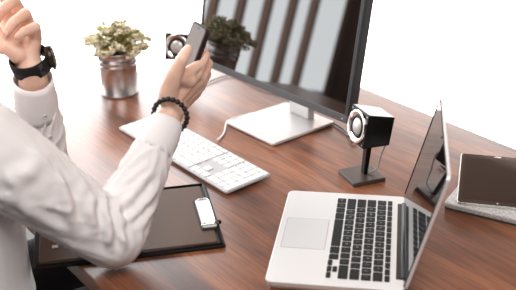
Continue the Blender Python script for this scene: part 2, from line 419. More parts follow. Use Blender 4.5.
for i, dy in ((0, 0), (1, 0), (2, 0), (1, 1)):
    put_key(lap, xa + (i + .5) * U, KY0 + PY * (.25 + .5 * dy), KZ, U - G, PY / 2 - G * .6, .0012, 'black_key')
lrow(KY0 + PY, PY, [(2.25, None)] + [(1, c) for c in ROWS[3][0]] + [(2.25, None)])
lrow(KY0 + 2 * PY, PY, [(1.75, None)] + [(1, c) for c in ROWS[2][0]] + [(1.75, None)])
lrow(KY0 + 3 * PY, PY, [(1.5, None)] + [(1, c) for c in ROWS[1][0]])
lrow(KY0 + 4 * PY, PY, [(1, '`')] + [(1, c) for c in ROWS[0][0]] + [(1.5, None)])
lrow(KY0 + 5 * PY, .0115, [(14.5 / 14, None)] * 14)
link('hinge_trough', slab(NB(), .262, .012, .002, .0165, .0184, .0315, LD - .0155), 'vent', lap)
LA = R(105)                                                       # lid opening angle
lid = Matrix.Translation((0, LD - .0035, .0165)) @ Matrix.Rotation(-(LA - R(90)), 4, 'X')     # x along width, y back, z up the lid
LH = .213
bar = NB(); tube(bar, [(.034, LD - .0045, .0195), (.16, LD - .0045, .0195), (.291, LD - .0045, .0195)], .0036, 14, 1); link('hinge', bar, 'hinge', lap, smooth=True)
lp = [(x, z) for x, z in rrect(LW, LH, .009, 6)]
lb = NB(); loft(lb, [[lid @ Vector((x, y, z + .002)) for x, z in lp] for y in (-.0005, .0052)]); lob = link('lid', lb, 'alu_edge', lap, bevel=.0012)
lg = NB(); ip = rrect(LW - .004, LH - .004, .008, 6)
loft(lg, [[lid @ Vector((x + .002, y, z + .004)) for x, z in ip] for y in (-.0012, -.0004)]); link('screen_glass', lg, 'glass_black', lob)
gk = NB()
for (x0, x1, z0, z1) in ((.0005, .002, .008, LH - .006), (LW - .002, LW - .0005, .008, LH - .006), (.008, LW - .008, LH + .0002, LH + .0014)): box(gk, x0, x1, -.0022, -.0006, z0, z1, lid)
link('gasket', gk, 'rubber', lob)
link('webcam', lathe(NB(), [(.0022, -.0016), (.0022, -.001)], 12, lid @ Matrix.Translation((LW / 2, 0, LH - .006)) @ Matrix.Rotation(R(90), 4, 'X') @ Matrix.Translation((0, 0, .00305))), 'rubber', lob)

# ------------------------------------------------------------------ white keyboard
KT = R(-52.48)
kb = thing('computer_keyboard', 'white full-size wired keyboard lying left of the laptop', 'keyboard', V(-.3265, 1.8823, 0), KT)
kt = Matrix.Rotation(R(2.6), 4, 'X')
plate = NB(); slab(plate, .43, .114, .006, .0045, .0085, 0, 0, 0, 5, .0008)
bmesh.ops.transform(plate, matrix=kt, verts=plate.verts); link('base_plate', plate, 'key_bed', kb)
ub = NB(); slab(ub, .422, .106, .006, .0012, .0045, .004, .004); bmesh.ops.transform(ub, matrix=kt, verts=ub.verts); link('underside', ub, 'alu_edge', kb)
rf = NB(); tube(rf, [(.03, .098, .0045), (.2, .098, .0045), (.40, .098, .0045)], .0044, 12, 1); link('rear_foot', rf, 'alu_edge', kb, smooth=True)
def wkey(x, y, w, d, tx=None):
    p = kt @ Vector((x + w / 2, y + d / 2, .0085))
    o = bpy.data.objects.new('key', key_mesh(w - .0034, d - .0034, .0029, 'white_key', .0005)); COL.objects.link(o); o.parent = kb
    o.location = p; o.rotation_euler = (R(2.6), 0, 0)
    if tx:
        t = bpy.data.objects.new('legend', legend_mesh(tx, .006, 'grey_print')); COL.objects.link(t); t.parent = o; t.location = (0, 0, .0028)
P = .01905; X0, Y0 = .004, .003
def wrow(r, specs):
    x = X0
    for wd, tx in specs: wkey(x, Y0 + r * P, wd * P, P, tx); x += wd * P
wrow(0, [(1.5, None), (1.25, None), (1.5, None), (6.5, None), (1.5, None), (1.25, None), (1.5, None)])
wrow(1, [(2.25, None)] + [(1, c) for c in ROWS[3][0]] + [(2.75, None)])
wrow(2, [(1.75, None)] + [(1, c) for c in ROWS[2][0]] + [(2.25, None)])
wrow(3, [(1.5, None)] + [(1, c) for c in ROWS[1][0][:12]] + [(1.5, '\\')])
wrow(4, [(1, '`')] + [(1, c) for c in ROWS[0][0]] + [(2, None)])
FR = Y0 + 5 * P
for k in range(14): wkey(X0 + k * 15 * P / 14, FR, 15 * P / 14, .0125)
XN = X0 + 15 * P + .0035
for i in range(3):
    wkey(XN + i * P, FR, P, .0125); wkey(XN + i * P, Y0 + 4 * P, P, P); wkey(XN + i * P, Y0 + 3 * P, P, P); wkey(XN + i * P, Y0, P, P)
wkey(XN + P, Y0 + P, P, P)
XP = XN + 3 * P + .0035
for i in range(4):
    wkey(XP + i * P, FR, P, .0125); wkey(XP + i * P, Y0 + 4 * P, P, P, ('C', '=', '/', '*')[i])
for r_, s in ((3, '789'), (2, '456'), (1, '123')):
    for i, c in enumerate(s): wkey(XP + i * P, Y0 + r_ * P, P, P, c)
wkey(XP + 3 * P, Y0 + 3 * P, P, P, '-'); wkey(XP + 3 * P, Y0 + 2 * P, P, P, '+'); wkey(XP + 3 * P, Y0, P, 2 * P)
wkey(XP, Y0, 2 * P, P, '0'); wkey(XP + 2 * P, Y0, P, P, '.')
ko = Matrix.Rotation(-KT, 4, 'Z')
kl = lambda px, py, z=.0026: ko @ (T(px, py, z) - kb.location)
link('cable', tube(NB(), [kl(217, 140, .006), kl(222, 136), kl(225, 130), kl(226, 124), kl(228.5, 120.5), kl(236, 117.5), kl(252, 113)], .0021), 'cable_white', kb, smooth=True)

# ------------------------------------------------------------------ loudspeakers
def loudspeaker(label, foot, yaw, center, tilt, loop):
    """yaw: heading of the front; foot on the desk; the cabinet leans back by tilt"""
    t = thing('loudspeaker', label, 'speaker', foot, yaw)              # local +x = front
    S = .071; D = .063; c = Matrix.Rotation(-yaw, 4, 'Z') @ (center - foot)
    cm = Matrix.Translation(c) @ Matrix.Rotation(-tilt, 4, 'Y')
    cbm = NB(); sq = ((1, 1), (-1, 1), (-1, -1), (1, -1))
    loft(cbm, [[cm @ Vector((xx, a * S / 2 * kk, b * S / 2 * kk)) for a, b in sq] for xx, kk in ((-D / 2, .84), (D / 2, 1))])
    cab = link('cabinet', cbm, 'gloss_black', t, bevel=.0015, seg=2)
    fx = cm @ Matrix.Translation((D / 2, 0, 0)) @ Matrix.Rotation(R(90), 4, 'Y')
    ring = NB(); lathe(ring, [(.0338, -.001), (.0345, .003), (.0330, .0050), (.0285, .0042), (.0225, .0012), (.0215, -.001)], 48, fx, False)
    link('trim_ring', ring, 'chrome', t, smooth=True)
    sr_ = NB(); lathe(sr_, [(.0225, .0005), (.0205, .0034), (.0180, .002), (.0172, .0006)], 40, fx, False); link('surround', sr_, 'rubber', t, smooth=True)
    cn = NB(); lathe(cn, [(.0176, .0012), (.0165, .0022), (.012, .0042), (.006, .0055), (.001, .0060)], 40, fx); link('driver_cone', cn, 'cone', t, smooth=True)
    for a, b in ((1, 1), (1, -1), (-1, 1), (-1, -1)):
        link('screw', lathe(NB(), [(.0016, 0), (.0016, .0009)], 10, fx @ Matrix.Translation((a * .0295, b * .0295, 0))), 'chrome', t)
    bs = NB(); slab(bs, .074, .074, .005, 0, .009, -.037, -.037, 0, 5, .0015); link('stand_base', bs, 'spk_base', t)
    top = cm @ Vector((0, 0, -S / 2 + .004)); ft = Vector((-.006, 0, .008))
    col = NB(); hw = .0065
    loft(col, [[ft + Vector((sx * .0045, sy * hw, 0)) for sx, sy in ((1, 1), (-1, 1), (-1, -1), (1, -1))], [top + Vector((sx * .006, sy * hw * 1.15, 0)) for sx, sy in ((1, 1), (-1, 1), (-1, -1), (1, -1))]])
    link('stand_column', col, 'gloss_black', t, bevel=.0008)
    bk = cm @ Vector((-D / 2, 0, -.02))
    link('cable', tube(NB(), [bk, bk + Vector((-.010, 0, -.012)), Vector((-.040, loop * .004, .040)), Vector((-.030, loop * .010, .018)), Vector((-.012, loop * .006, .0105)), ft + Vector((-.003, 0, .003))], .0016), 'cable_grey', t, smooth=True)
    return t
foot = T(361.5, 177.2, 0)
loudspeaker('black cube desk speaker on a stand beside the right end of the monitor', foot, R(201.5), V(.228, 1.611, .1152), R(9.9), 1)
f2 = T(187, 88, 0) + Vector((-.009, .027, 0))
loudspeaker('black cube speaker half hidden behind the raised phone', f2, R(250), f2 + Vector((0, 0, .108)), R(9.3), -1)

# ------------------------------------------------------------------ potted plant
pc = V(-.357, 2.132, 0)
pot = thing('potted_plant', 'bushy flowering plant in a round ribbed zinc pot', 'plant', pc)
lathe_pts = [(.0405, 0), (.0425, .002), (.0425, .006), (.0412, .008), (.0425, .060), (.0428, .078), (.0442, .080), (.0442, .083), (.0430, .085), (.0432, .090), (.0446, .092), (.0446, .095), (.0434, .097), (.0440, .113), (.0455, .115), (.0455, .118), (.0440, .1185), (.0425, .116), (.0420, .102), (.0, .102)]
link('pot', lathe(NB(), [(r_ * (1.14 + .5 * z_), z_) for r_, z_ in lathe_pts[:-1]], 56), 'zinc', pot, smooth=True)
link('soil', lathe(NB(), [(.0465, .098), (.0415, .105), (.03, .108), (.001, .110)], 30), 'soil', pot, smooth=True)
rnd = random.Random(3)
sm = NB(); tips = []
for k in range(95):
    a = rnd.uniform(0, 6.283); rr = math.sqrt(rnd.random()); el = rnd.uniform(.15, 1)
    tip = Vector((math.cos(a) * rr * .088, math.sin(a) * rr * .088, .126 + (1 - rr * rr) * .054 * rnd.uniform(.7, 1.1) + rnd.uniform(-.006, .008)))
    b0 = Vector((math.cos(a) * rr * .02, math.sin(a) * rr * .02, .106))
    md_ = (b0 + tip) / 2 + Vector((0, 0, .012)); tube(sm, [b0, md_, tip], .0007, 5, 4); tips.append((b0, md_, tip))
link('stem', sm, 'stem', pot, smooth=True)
lf = NB(); bs_ = NB()
def leaf(bm, p, d, L, wd):
    d = d.normalized(); x, y = frame_of(d, Vector((rnd.uniform(-1, 1), rnd.uniform(-1, 1), rnd.uniform(.2, 1))))
    v = [bm.verts.new(q_) for q_ in (p, p + d * L * .35 + x * wd + y * wd * .25, p + d * L * .8 + x * wd * .6 + y * wd * .1, p + d * L, p + d * L * .8 - x * wd * .6 + y * wd * .1, p + d * L * .35 - x * wd + y * wd * .25, p + d * L * .5 - y * wd * .1)]
    for i in range(6): bm.faces.new((v[i], v[(i + 1) % 6], v[6]))
for b0, md_, tip in tips:
    for k in range(40):
        t_ = rnd.uniform(.25, 1.05); p_ = b0.lerp(md_, min(1, t_ * 2)) if t_ < .5 else md_.lerp(tip, (t_ - .5) * 2)
        dr = Vector((rnd.uniform(-1, 1), rnd.uniform(-1, 1), rnd.uniform(-.3, 1))) + (tip - b0).normalized() * .7
        leaf(lf, p_ + dr * .002, dr, rnd.uniform(.006, .011), rnd.uniform(.0016, .0028))
    for k in range(9):
        if rnd.random() < .8:
            p_ = tip + Vector((rnd.uniform(-.008, .008), rnd.uniform(-.008, .008), rnd.uniform(-.006, .006)))
            up_ = Vector((rnd.uniform(-.6, .6), rnd.uniform(-.6, .6), 1))
            x, y = frame_of(up_)
            for j in range(5):
                an = j * 1.2566 + rnd.random() * .3; leaf(bs_, p_, x * math.cos(an) + y * math.sin(an) + up_.normalized() * .35, .0066, .0025)
link('foliage', lf, 'leaf', pot); link('blossoms', bs_, 'blossom', pot)

# ------------------------------------------------------------------ clipboard
c0 = T(226, 245, .006); c1 = T(203, 184, .006)
ct = math.atan2((c0 - c1).y, (c0 - c1).x) + R(90)                       # local x points away from the clip end to the left ... see below
cb = thing('clipboard', 'brown leather clipboard with a white clip under the bent elbow', 'clipboard', Vector((c0.x, c0.y, Z0)), R(11.2))
CW, CL = .250, .336                                                     # local: y along the short right edge, x negative to the left
ed = NB(); slab(ed, CL, CW, .005, 0, .006, -CL, 0, 0, 4, .0015); link('board', ed, 'leather_edge', cb)
cv = NB(); slab(cv, CL - .022, CW - .024, .006, .006, .0082, -CL + .010, .012, 0, 5, .0018); link('cover', cv, 'leather', cb, smooth=False)
rm = NB(); pts_ = [(-CL + .006, .005, .0068), (-.006, .005, .0068), (-.006, CW - .005, .0068), (-CL + .006, CW - .005, .0068)]
for i in range(3): tube(rm, [pts_[i], Vector(pts_[i]).lerp(Vector(pts_[i + 1]), .5), pts_[i + 1]], .0026, 8, 1)
link('rolled_edge', rm, 'leather_edge', cb, smooth=True)
icb = Matrix.Rotation(-cb.rotation_euler.z, 4, 'Z')
clc = icb @ (T(206, 213.5, .009) - cb.location)
cx_, cy_ = clc.x, clc.y
link('clip_recess', slab(NB(), .036, .122, .008, .0065, .0088, cx_ - .019, cy_ - .063), 'leather_edge', cb)
clip = link('clip', slab(NB(), .027, .108, .004, .0088, .0118, cx_ - .014, cy_ - .054, 0, 4, .001), 'paper', cb)
wr = NB()
tube(wr, [(cx_ - .016, cy_ - .050, .0125), (cx_ - .010, cy_ - .050, .0138), (cx_ + .012, cy_ - .049, .0135), (cx_ + .017, cy_ - .046, .0115)], .0018, 8, 4)
tube(wr, [(cx_ - .010, cy_ - .05, .0132), (cx_ - .0105, cy_, .0132), (cx_ - .0095, cy_ + .05, .0132)], .0013, 8, 4)
tube(wr, [(cx_ + .011, cy_ - .048, .0132), (cx_ + .0115, cy_, .0132), (cx_ + .010, cy_ + .05, .0132), (cx_ - .009, cy_ + .051, .0132)], .0013, 8, 4)
link('spring_wire', wr, 'steel', clip, smooth=True)
kn = NB(); ellipsoid(kn, (cx_ + .018, cy_ - .044, .0125), .0048, .0048, .0042, None, 12, 8); link('clip_knob', kn, 'rubber', clip, smooth=True)
tb = icb @ (T(55, 247, .008) - cb.location)
link('corner_tab', box(NB(), tb.x - .005, tb.x + .005, tb.y - .004, tb.y + .004, .008, .0095), 'paper', cb)

# ------------------------------------------------------------------ tablet on felt sleeve
tz = .020
t0 = T(456.5, 203, tz); t1 = T(461, 154, tz); dv = (t1 - t0)
ta = math.atan2(dv.y, dv.x) - R(90)
TL_, TW_ = dv.length, dv.length * .67
s0 = T(443.5, 203.5, .012)
sl = thing('tablet_sleeve', 'pale grey felt sleeve lying under the tablet', 'sleeve', Vector((s0.x, s0.y, Z0)), math.atan2(T(516, 221, .012).y - s0.y, T(516, 221, .012).x - s0.x))
link('bottom_panel', slab(NB(), .258, .190, .006, 0, .005, .001, .001), 'felt_dark', sl)
link('top_panel', slab(NB(), .26, .192, .008, .005, .0155, 0, 0, .0015, 5, .002), 'felt', sl)
tab = thing('tablet', 'dark-screened tablet with a pale rim resting on the felt sleeve', 'tablet', Vector((t0.x, t0.y, Z0 + .0155)), ta)
link('body', slab(NB(), TW_, TL_, .009, 0, .0068, 0, 0, .002, 6, .0008), 'phone_rim', tab)
link('screen', slab(NB(), TW_ - .004, TL_ - .004, .0075, .0066, .0073, .002, .002, 0, 6), 'tab_bezel', tab)
link('display', slab(NB(), TW_ - .018, TL_ - .034, .001, .0072, .0075, .009, .017, 0, 2), 'tab_screen', tab)
link('front_camera', slab(NB(), .014, .0035, .0015, .0072, .0077, TW_ / 2 - .007, TL_ - .010), 'phone_rim', tab)
link('home_button', lathe(NB(), [(.0022, .0072), (.0022, .0077)], 12, Matrix.Translation((TW_ / 2, .008, 0))), 'phone_rim', tab)

# ------------------------------------------------------------------ person
SH = C(-14, 151, 1.36); EL = T(113, 237, .060); WR = C(173.5, 108, 1.57)
LE = T(45, 170, .052); LWR = C(32, 70, 1.55)
MID = SH - A * .19; LS = SH - A * .38
per = thing('person', 'person in a white shirt seated at the desk raising a smartphone', 'person', Vector((MID.x, MID.y, 0)))
PI = Matrix.Translation(-per.location)
def ABZ(base, a, b, z): p_ = base + A * a + B * b; return Vector((p_.x, p_.y, z + Z0))

# --- body: one continuous skin surface
bm = NB()
def chain(bm, pts):
    for (p_, r_), (q_, s_) in zip(pts, pts[1:]): rcone(bm, p_, r_, q_, s_)
chain(bm, [(EL, .036), (EL.lerp(WR, .35), .034), (WR - (WR - EL) * .10, .0235), (WR, .0225)])
# right hand
wri = C(173, 106, 1.57)
kn_ = [(C(195.5, 74, 1.578), .0125), (C(199.5, 79, 1.596), .0125), (C(199.5, 86, 1.614), .0120), (C(195.5, 93, 1.630), .0110)]
for i, (k_, r_) in enumerate(kn_):
    s_ = C(171 + 1.5 * i, 101 + 2.2 * i, 1.562 + .010 * i); rcone(bm, s_, .0175, k_, r_); rcone(bm, wri, .0215, s_, .0185)
for (a_, ra), (b_, rb) in zip(kn_, kn_[1:]): rcone(bm, a_, ra * .95, b_, rb * .95)
chain(bm, [(C(168, 98, 1.555), .0185), (C(169.5, 88, 1.545), .0175), (C(174.5, 74.5, 1.530), .0145), (C(181.5, 60.5, 1.522), .0112), (C(186, 52.5, 1.524), .0098), (C(188.2, 49, 1.528), .0080)])
rcone(bm, C(176, 76, 1.536), .0130, C(189, 80, 1.560), .0145); rcone(bm, C(179, 72, 1.534), .0105, C(192, 77, 1.572), .0105); rcone(bm, C(184, 75, 1.545), .0115, C(199, 65, 1.577), .0095)            # web of the thumb
chain(bm, [kn_[0], (C(205, 55.5, 1.592), .0100), (C(201, 49, 1.614), .0086), (C(195, 47.5, 1.622), .0074)])
chain(bm, [kn_[1], (C(208, 64, 1.618), .0100), (C(203, 58, 1.640), .0088), (C(196, 56, 1.645), .0076)])
chain(bm, [kn_[2], (C(206.5, 74, 1.640), .0096), (C(202, 67, 1.660), .0085), (C(195, 65, 1.664), .0073)])
chain(bm, [kn_[3], (C(201.5, 84, 1.656), .0086), (C(198, 77, 1.672), .0076), (C(192, 75, 1.676), .0066)])
# left forearm and loosely curled hand
chain(bm, [(LE, .036), (LE.lerp(LWR, .4), .037), (LWR - (LWR - LE) * .05, .0255), (LWR, .0245)])
lm_ = [(C(35, 39, 1.554), .0130), (C(29, 26, 1.578), .0130), (C(21, 14, 1.600), .0130), (C(11, 5, 1.620), .0130)]
for i, (k_, r_) in enumerate(lm_):
    s_ = C(29 - 4 * i, 53 - 1.5 * i, 1.548 + .006 * i); rcone(bm, s_, .0195, k_, r_); rcone(bm, LWR, .0215, s_, .0190)
for (a_, ra), (b_, rb) in zip(lm_, lm_[1:]): rcone(bm, a_, ra, b_, rb)
chain(bm, [lm_[0], (C(35.5, 27.0, 1.530), .0098), (C(24.0, 32.0, 1.508), .0088), (C(18.0, 36.8, 1.508), .0074)])
chain(bm, [lm_[1], (C(25.5, 13.5, 1.540), .0102), (C(12.5, 23.5, 1.512), .0094), (C(7, 33, 1.512), .0080)])
chain(bm, [lm_[2], (C(14, 0, 1.565), .0106), (C(1, 11, 1.535), .0097), (C(-4, 21, 1.535), .0084)])
chain(bm, [lm_[3], (C(-1, -8, 1.592), .0105), (C(-10, 3, 1.572), .0094), (C(-15, 12, 1.572), .0082)])
chain(bm, [(C(20, 55, 1.540), .0185), (C(8, 47, 1.532), .0150), (C(-2, 36, 1.535), .0115), (C(-6, 26, 1.540), .0092)])
rcone(bm, C(14, 46, 1.545), .018, C(20, 28, 1.575), .014); rcone(bm, C(4, 44, 1.560), .020, C(10, 20, 1.600), .018)
# upper arms, torso core, neck and head
chain(bm, [(EL, .037), (SH, .05), (MID + Vector((0, 0, .0)), .06), (LS, .05), (LE, .037)])
neck = MID + B * .01 + Vector((0, 0, .12)); hd = MID + B * .015 + Vector((0, 0, .30))
chain(bm, [(MID - B * .05 - Vector((0, 0, .35)), .09), (MID, .07), (neck, .054), (hd - Vector((0, 0, .03)), .058)])
fx = B; hrot = Matrix((A, B, Vector((0, 0, 1)))).transposed()
ellipsoid(bm, hd, .073, .092, .112, hrot, 28, 20); ellipsoid(bm, hd + B * .035 - Vector((0, 0, .062)), .05, .05, .05, hrot)
rcone(bm, hd + B * .088 + Vector((0, 0, .008)), .008, hd + B * .108 - Vector((0, 0, .026)), .0125)
for s in (-1, 1):
    ellipsoid(bm, hd + A * s * .073 - Vector((0, 0, .005)), .008, .018, .031, hrot)
    rcone(bm, hd + A * s * .018 + B * .086 + Vector((0, 0, .024)), .008, hd + A * s * .046 + B * .072 + Vector((0, 0, .022)), .007)
rcone(bm, hd + A * -.022 + B * .078 - Vector((0, 0, .056)), .008, hd + A * .022 + B * .078 - Vector((0, 0, .056)), .008)
for v in bm.verts: v.co = v.co - per.location
body = link('body', remeshed(bm, .0022, 2, .5), 'skin', per, smooth=True)
# eyes, hair, nails
for s in (-1, 1):
    e = NB(); ellipsoid(e, hd + A * s * .030 + B * .0815 + Vector((0, 0, .008)) - per.location, .012, .009, .008, hrot, 14, 10); link('eye', e, 'eye', per, smooth=True)
hb = NB(); ellipsoid(hb, hd - B * .014 + Vector((0, 0, .026)), .081, .094, .104, hrot, 32, 22)
for v in hb.verts:
    dv_ = v.co - hd; fr = dv_.dot(B)
    if fr > .05 and dv_.z < .065: v.co -= B * (fr - .05) * .9
    v.co += dv_.normalized() * .005 * noise.noise(v.co * 60) - per.location
link('hair', hb, 'hair', per, smooth=True)
def nail(p_, n_, d_, L=.0095, wd=.0042):
    n_ = n_.normalized(); d_ = (d_ - n_ * d_.dot(n_)).normalized(); x_ = d_.cross(n_)
    mt = Matrix((x_, d_, n_)).transposed(); b_ = NB(); ellipsoid(b_, p_ - per.location, wd, L / 2, .0014, mt, 14, 8)
    link('fingernail', b_, 'nail', per, smooth=True)
nail(C(18.6, 36.8, 1.5005), -FW * .9 - RT * .3 - UP * .25, -RT * .85 - UP * .5, .0100, .0042)
nail(C(6.8, 33.4, 1.5040), -FW * .85 - RT * .5 - UP * .1, -RT * .35 - UP * .93, .011, .0046)
nail(C(188.4, 49.6, 1.5260), -FW * .9 - RT * .35 + UP * .1, RT * .45 + UP * .9, .0115, .0052)

# --- shirt
def shirt_mesh():
    bm = NB()
    chain(bm, [(SH - A * .02, .076), (SH.lerp(EL, .25), .069), (SH.lerp(EL, .55), .061), (SH.lerp(EL, .85), .056), (EL, .054)])
    fa = WR - EL
    chain(bm, [(EL, .054), (EL + fa * .12, .054), (EL + fa * .42, .044), (EL + fa * .66, .0355), (EL + fa * .76, .031)])
    chain(bm, [(LS + A * .02, .085), (LS.lerp(LE, .55), .064), (LE, .051)])
    fl = LWR - LE
    chain(bm, [(LE, .051), (LE + fl * .35, .047), (LE + fl * .66, .039), (LE + fl * .74, .035)])
    n = 40; rings = []
    for da, db, z, wa, wb in ((0, -.02, -.30, .165, .125), (0, -.015, -.20, .170, .128), (.0, .0, -.08, .168, .122), (0, .0, .06, .172, .118), (0, -.01, .17, .180, .115), (0, -.01, .26, .165, .095), (0, -.005, .325, .105, .078), (0, -.015, .372, .068, .066), (0, -.02, .398, .063, .063)):
        c_ = ABZ(MID, da + .04 * min(1, max(0, .2 - z) * 5), db - .04 + max(0, z) * .1, z)
        rings.append([c_ + A * wa * math.cos(2 * math.pi * k / n) + B * wb * math.sin(2 * math.pi * k / n) for k in range(n)])
    loft(bm, rings)
    for v in bm.verts: v.co = v.co - per.location
    return remeshed(bm, .0042, 7, .5)
sm_ = shirt_mesh()
co = co_of(sm_).astype(np.float64); no = no_of(sm_).astype(np.float64); wp = co + np.array(per.location)
def seg_param(P_, a_, b_):
    a_, b_ = np.array(a_), np.array(b_); d_ = b_ - a_; L = np.linalg.norm(d_); d_ = d_ / L
    s_ = (P_ - a_) @ d_; rad = P_ - a_ - s_[:, None] * d_
    x_, y_ = frame_of(Vector(d_)); th = np.arctan2(rad @ np.array(y_), rad @ np.array(x_))
    return s_ / L, th, np.linalg.norm(rad, axis=1), L
disp = np.zeros(len(co))
def add_folds(a_, b_, s0, s1, tw, freq, amp, seed, rmax):
    """oblique ridges that run round a sleeve between s0 and s1"""
    s_, th, rad, L = seg_param(wp, a_, b_)
    wgt = np.clip((s_ - s0) / .12, 0, 1) * np.clip((s1 - s_) / .12, 0, 1) * (rad < rmax)
    for i in np.nonzero(wgt > 0)[0]:
        ct_, st_ = math.cos(th[i]), math.sin(th[i])
        v1 = noise.noise(Vector((ct_ * 1.1 + seed, st_ * 1.1, s_[i] * freq + tw * math.sin(th[i] + seed))))
        v2 = noise.noise(Vector((ct_ * 1.8 + seed, st_ * 1.8 + 5, s_[i] * freq * 2.1 + tw * 1.6 * math.sin(th[i] * 1 + seed + 1.1))))
        rg = (1 - abs(v1) * 2.2) ** 3 if abs(v1) < .45 else 0
        r2 = (1 - abs(v2) * 2.6) ** 3 if abs(v2) < .38 else 0
        disp[i] += wgt[i] * amp * (rg + .35 * r2 - .35)
add_folds(EL, WR, -.15, .88, 1.1, 3.4, .0045, 2.3, .075)
add_folds(SH, EL, .05, 1.1, 1.3, 2.6, .0045, 7.7, .10)
add_folds(LE, LWR, -.1, .8, .8, 5.0, .0045, 4.1, .07)
zz = wp[:, 2] - Z0
far_arm = np.ones(len(co))
for a_, b_, rm_ in ((EL, WR, .085), (SH, EL, .11), (LE, LWR, .08)):
    s_, th, rad, L = seg_param(wp, a_, b_); far_arm *= 1 - ((s_ > -.2) & (s_ < 1.1) & (rad < rm_))
for i in np.nonzero(far_arm > 0)[0]:
    p_ = Vector(wp[i]); v1 = noise.noise(Vector((p_.x * 9, p_.y * 9, p_.z * 4.5))); disp[i] += .007 * (max(0, 1 - abs(v1) * 2.4) ** 2 - .3)
co2 = co + no * disp[:, None]
sv = Vector(per.location)
def fold(px, wdt, amp):
    """a raised crease laid along a line over the cloth"""
    global co2
    dd = wp - np.array(CAM); z_ = dd @ np.array(FW)
    sx = 258 + F_PX * (dd @ np.array(RT)) / z_; sy = 145 - F_PX * (dd @ np.array(UP)) / z_
    ln = []
    for x0, y0 in px:
        c_ = np.nonzero((sx - x0) ** 2 + (sy - y0) ** 2 < 16)[0]
        if len(c_): ln.append(Vector(wp[c_[np.argmin(z_[c_])]]))
    if len(ln) < 2: return
    pts = np.array([tuple(p_) for p_ in catmull(ln, 10)]); n_ = len(pts)
    d2 = ((wp[:, None, :] - pts[None]) ** 2).sum(2); k_ = d2.argmin(1); d_ = np.sqrt(d2.min(1))
    end = np.clip(np.minimum(k_, n_ - 1 - k_) / (n_ * .25), 0, 1)
    co2 = co2 + no * (end * amp * 1.05 * (np.exp(-(d_ / wdt) ** 2) - .45 * np.exp(-((d_ - wdt * 1.9) / (wdt * .9)) ** 2)))[:, None]
for px_, w_, a_ in (([(58, 165), (66, 188), (73, 215), (78, 242)], .008, .0055), ([(2, 182), (16, 178), (31, 171), (44, 150)], .012, .004),
                    ([(104, 188), (109, 210), (112, 235), (115, 258)], .007, .0065), ([(114, 190), (121, 210), (126, 235), (127, 254)], .0065, .006),
                    ([(96, 188), (96, 212), (99, 238)], .008, .005), ([(118, 207), (130, 198), (145, 182), (160, 167)], .007, .006),
                    ([(122, 224), (138, 214), (152, 200), (166, 182)], .007, .0055), ([(82, 178), (90, 200), (92, 225)], .009, .004),
                    ([(126, 180), (138, 172), (154, 158)], .006, .005), ([(138, 232), (150, 218), (162, 204)], .007, .005),
                    ([(20, 205), (45, 222), (70, 240)], .010, .005)):
    fold(px_, w_, a_)
wz = co2[:, 2] + per.location.z
onarm = (wz < Z0 + .0098) & (far_arm < .5); co2[onarm, 2] = Z0 + .0098 - per.location.z + (wz[onarm] - Z0 - .0098) * .08
sm_.vertices.foreach_set('co', co2.astype(np.float32).ravel()); sm_.update()
for p_ in sm_.polygons: p_.use_smooth = True
sh_o = link('shirt', sm_, 'shirt', per, smooth=True)
md = sh_o.modifiers.new('soften', 'SMOOTH'); md.iterations = 1; md.factor = .5
def cuff(a_, b_, s0, s1, r0, r1, open_at, buttons, gap=.25):
    d_ = (b_ - a_); L = d_.length; dn = d_.normalized(); x_, y_ = frame_of(dn); n = 44; rings = []
    def ring(s_, r_, off=0):
        out = []
        for k in range(n):
            th = open_at + (k / (n - 1)) * (2 * math.pi + gap)
            rr = r_ + off + .0014 * (k / (n - 1)) + .0009 * math.sin(th * 3 + s_ * 20)
            out.append(a_ + dn * s_ * L + (x_ * math.cos(th) + y_ * math.sin(th)) * rr - per.location)
        return out
    bm = NB(); outer = [ring(s0 + (s1 - s0) * t_, r0 + (r1 - r0) * t_ + .0015 * math.sin(math.pi * t_)) for t_ in (0, .15, .5, .85, 1)]
    inner = [ring(s0 + (s1 - s0) * t_, r0 + (r1 - r0) * t_ + .0015 * math.sin(math.pi * t_), -.0022) for t_ in (1, .85, .5, .15, 0)]
    loft(bm, outer + inner + [outer[0]], close=False, cap=False)
    bmesh.ops.remove_doubles(bm, verts=bm.verts, dist=1e-5)
    c_ = link('cuff', bm, 'shirt', per, smooth=True)
    for s_, th, rr in buttons:
        o_ = (x_ * math.cos(th) + y_ * math.sin(th)); p_ = a_ + dn * s_ * L + o_ * rr - per.location
        mt = Matrix.Translation(p_) @ o_.to_track_quat('Z', 'Y').to_matrix().to_4x4()
        link('button', lathe(NB(), [(.0036, -.001), (.0056, 0), (.0058, .0016), (.0046, .0024), (.0040, .0017), (.0005, .0016)], 18, mt), 'button', c_, smooth=True)
    return c_
def ang_of(a_, b_, dirv):
    x_, y_ = frame_of((b_ - a_).normalized()); return math.atan2(dirv.dot(y_), dirv.dot(x_))
cuff(EL, WR, .64, .895, .0345, .0285, ang_of(EL, WR, FW), [])
oa = ang_of(LE, LWR, RT * .5 - FW * .85)
cuff(LE, LWR, .60, .925, .0385, .0350, oa - .25, [(.70, oa - .12, .0415), (.50, oa - .02, .0450)], gap=.55)

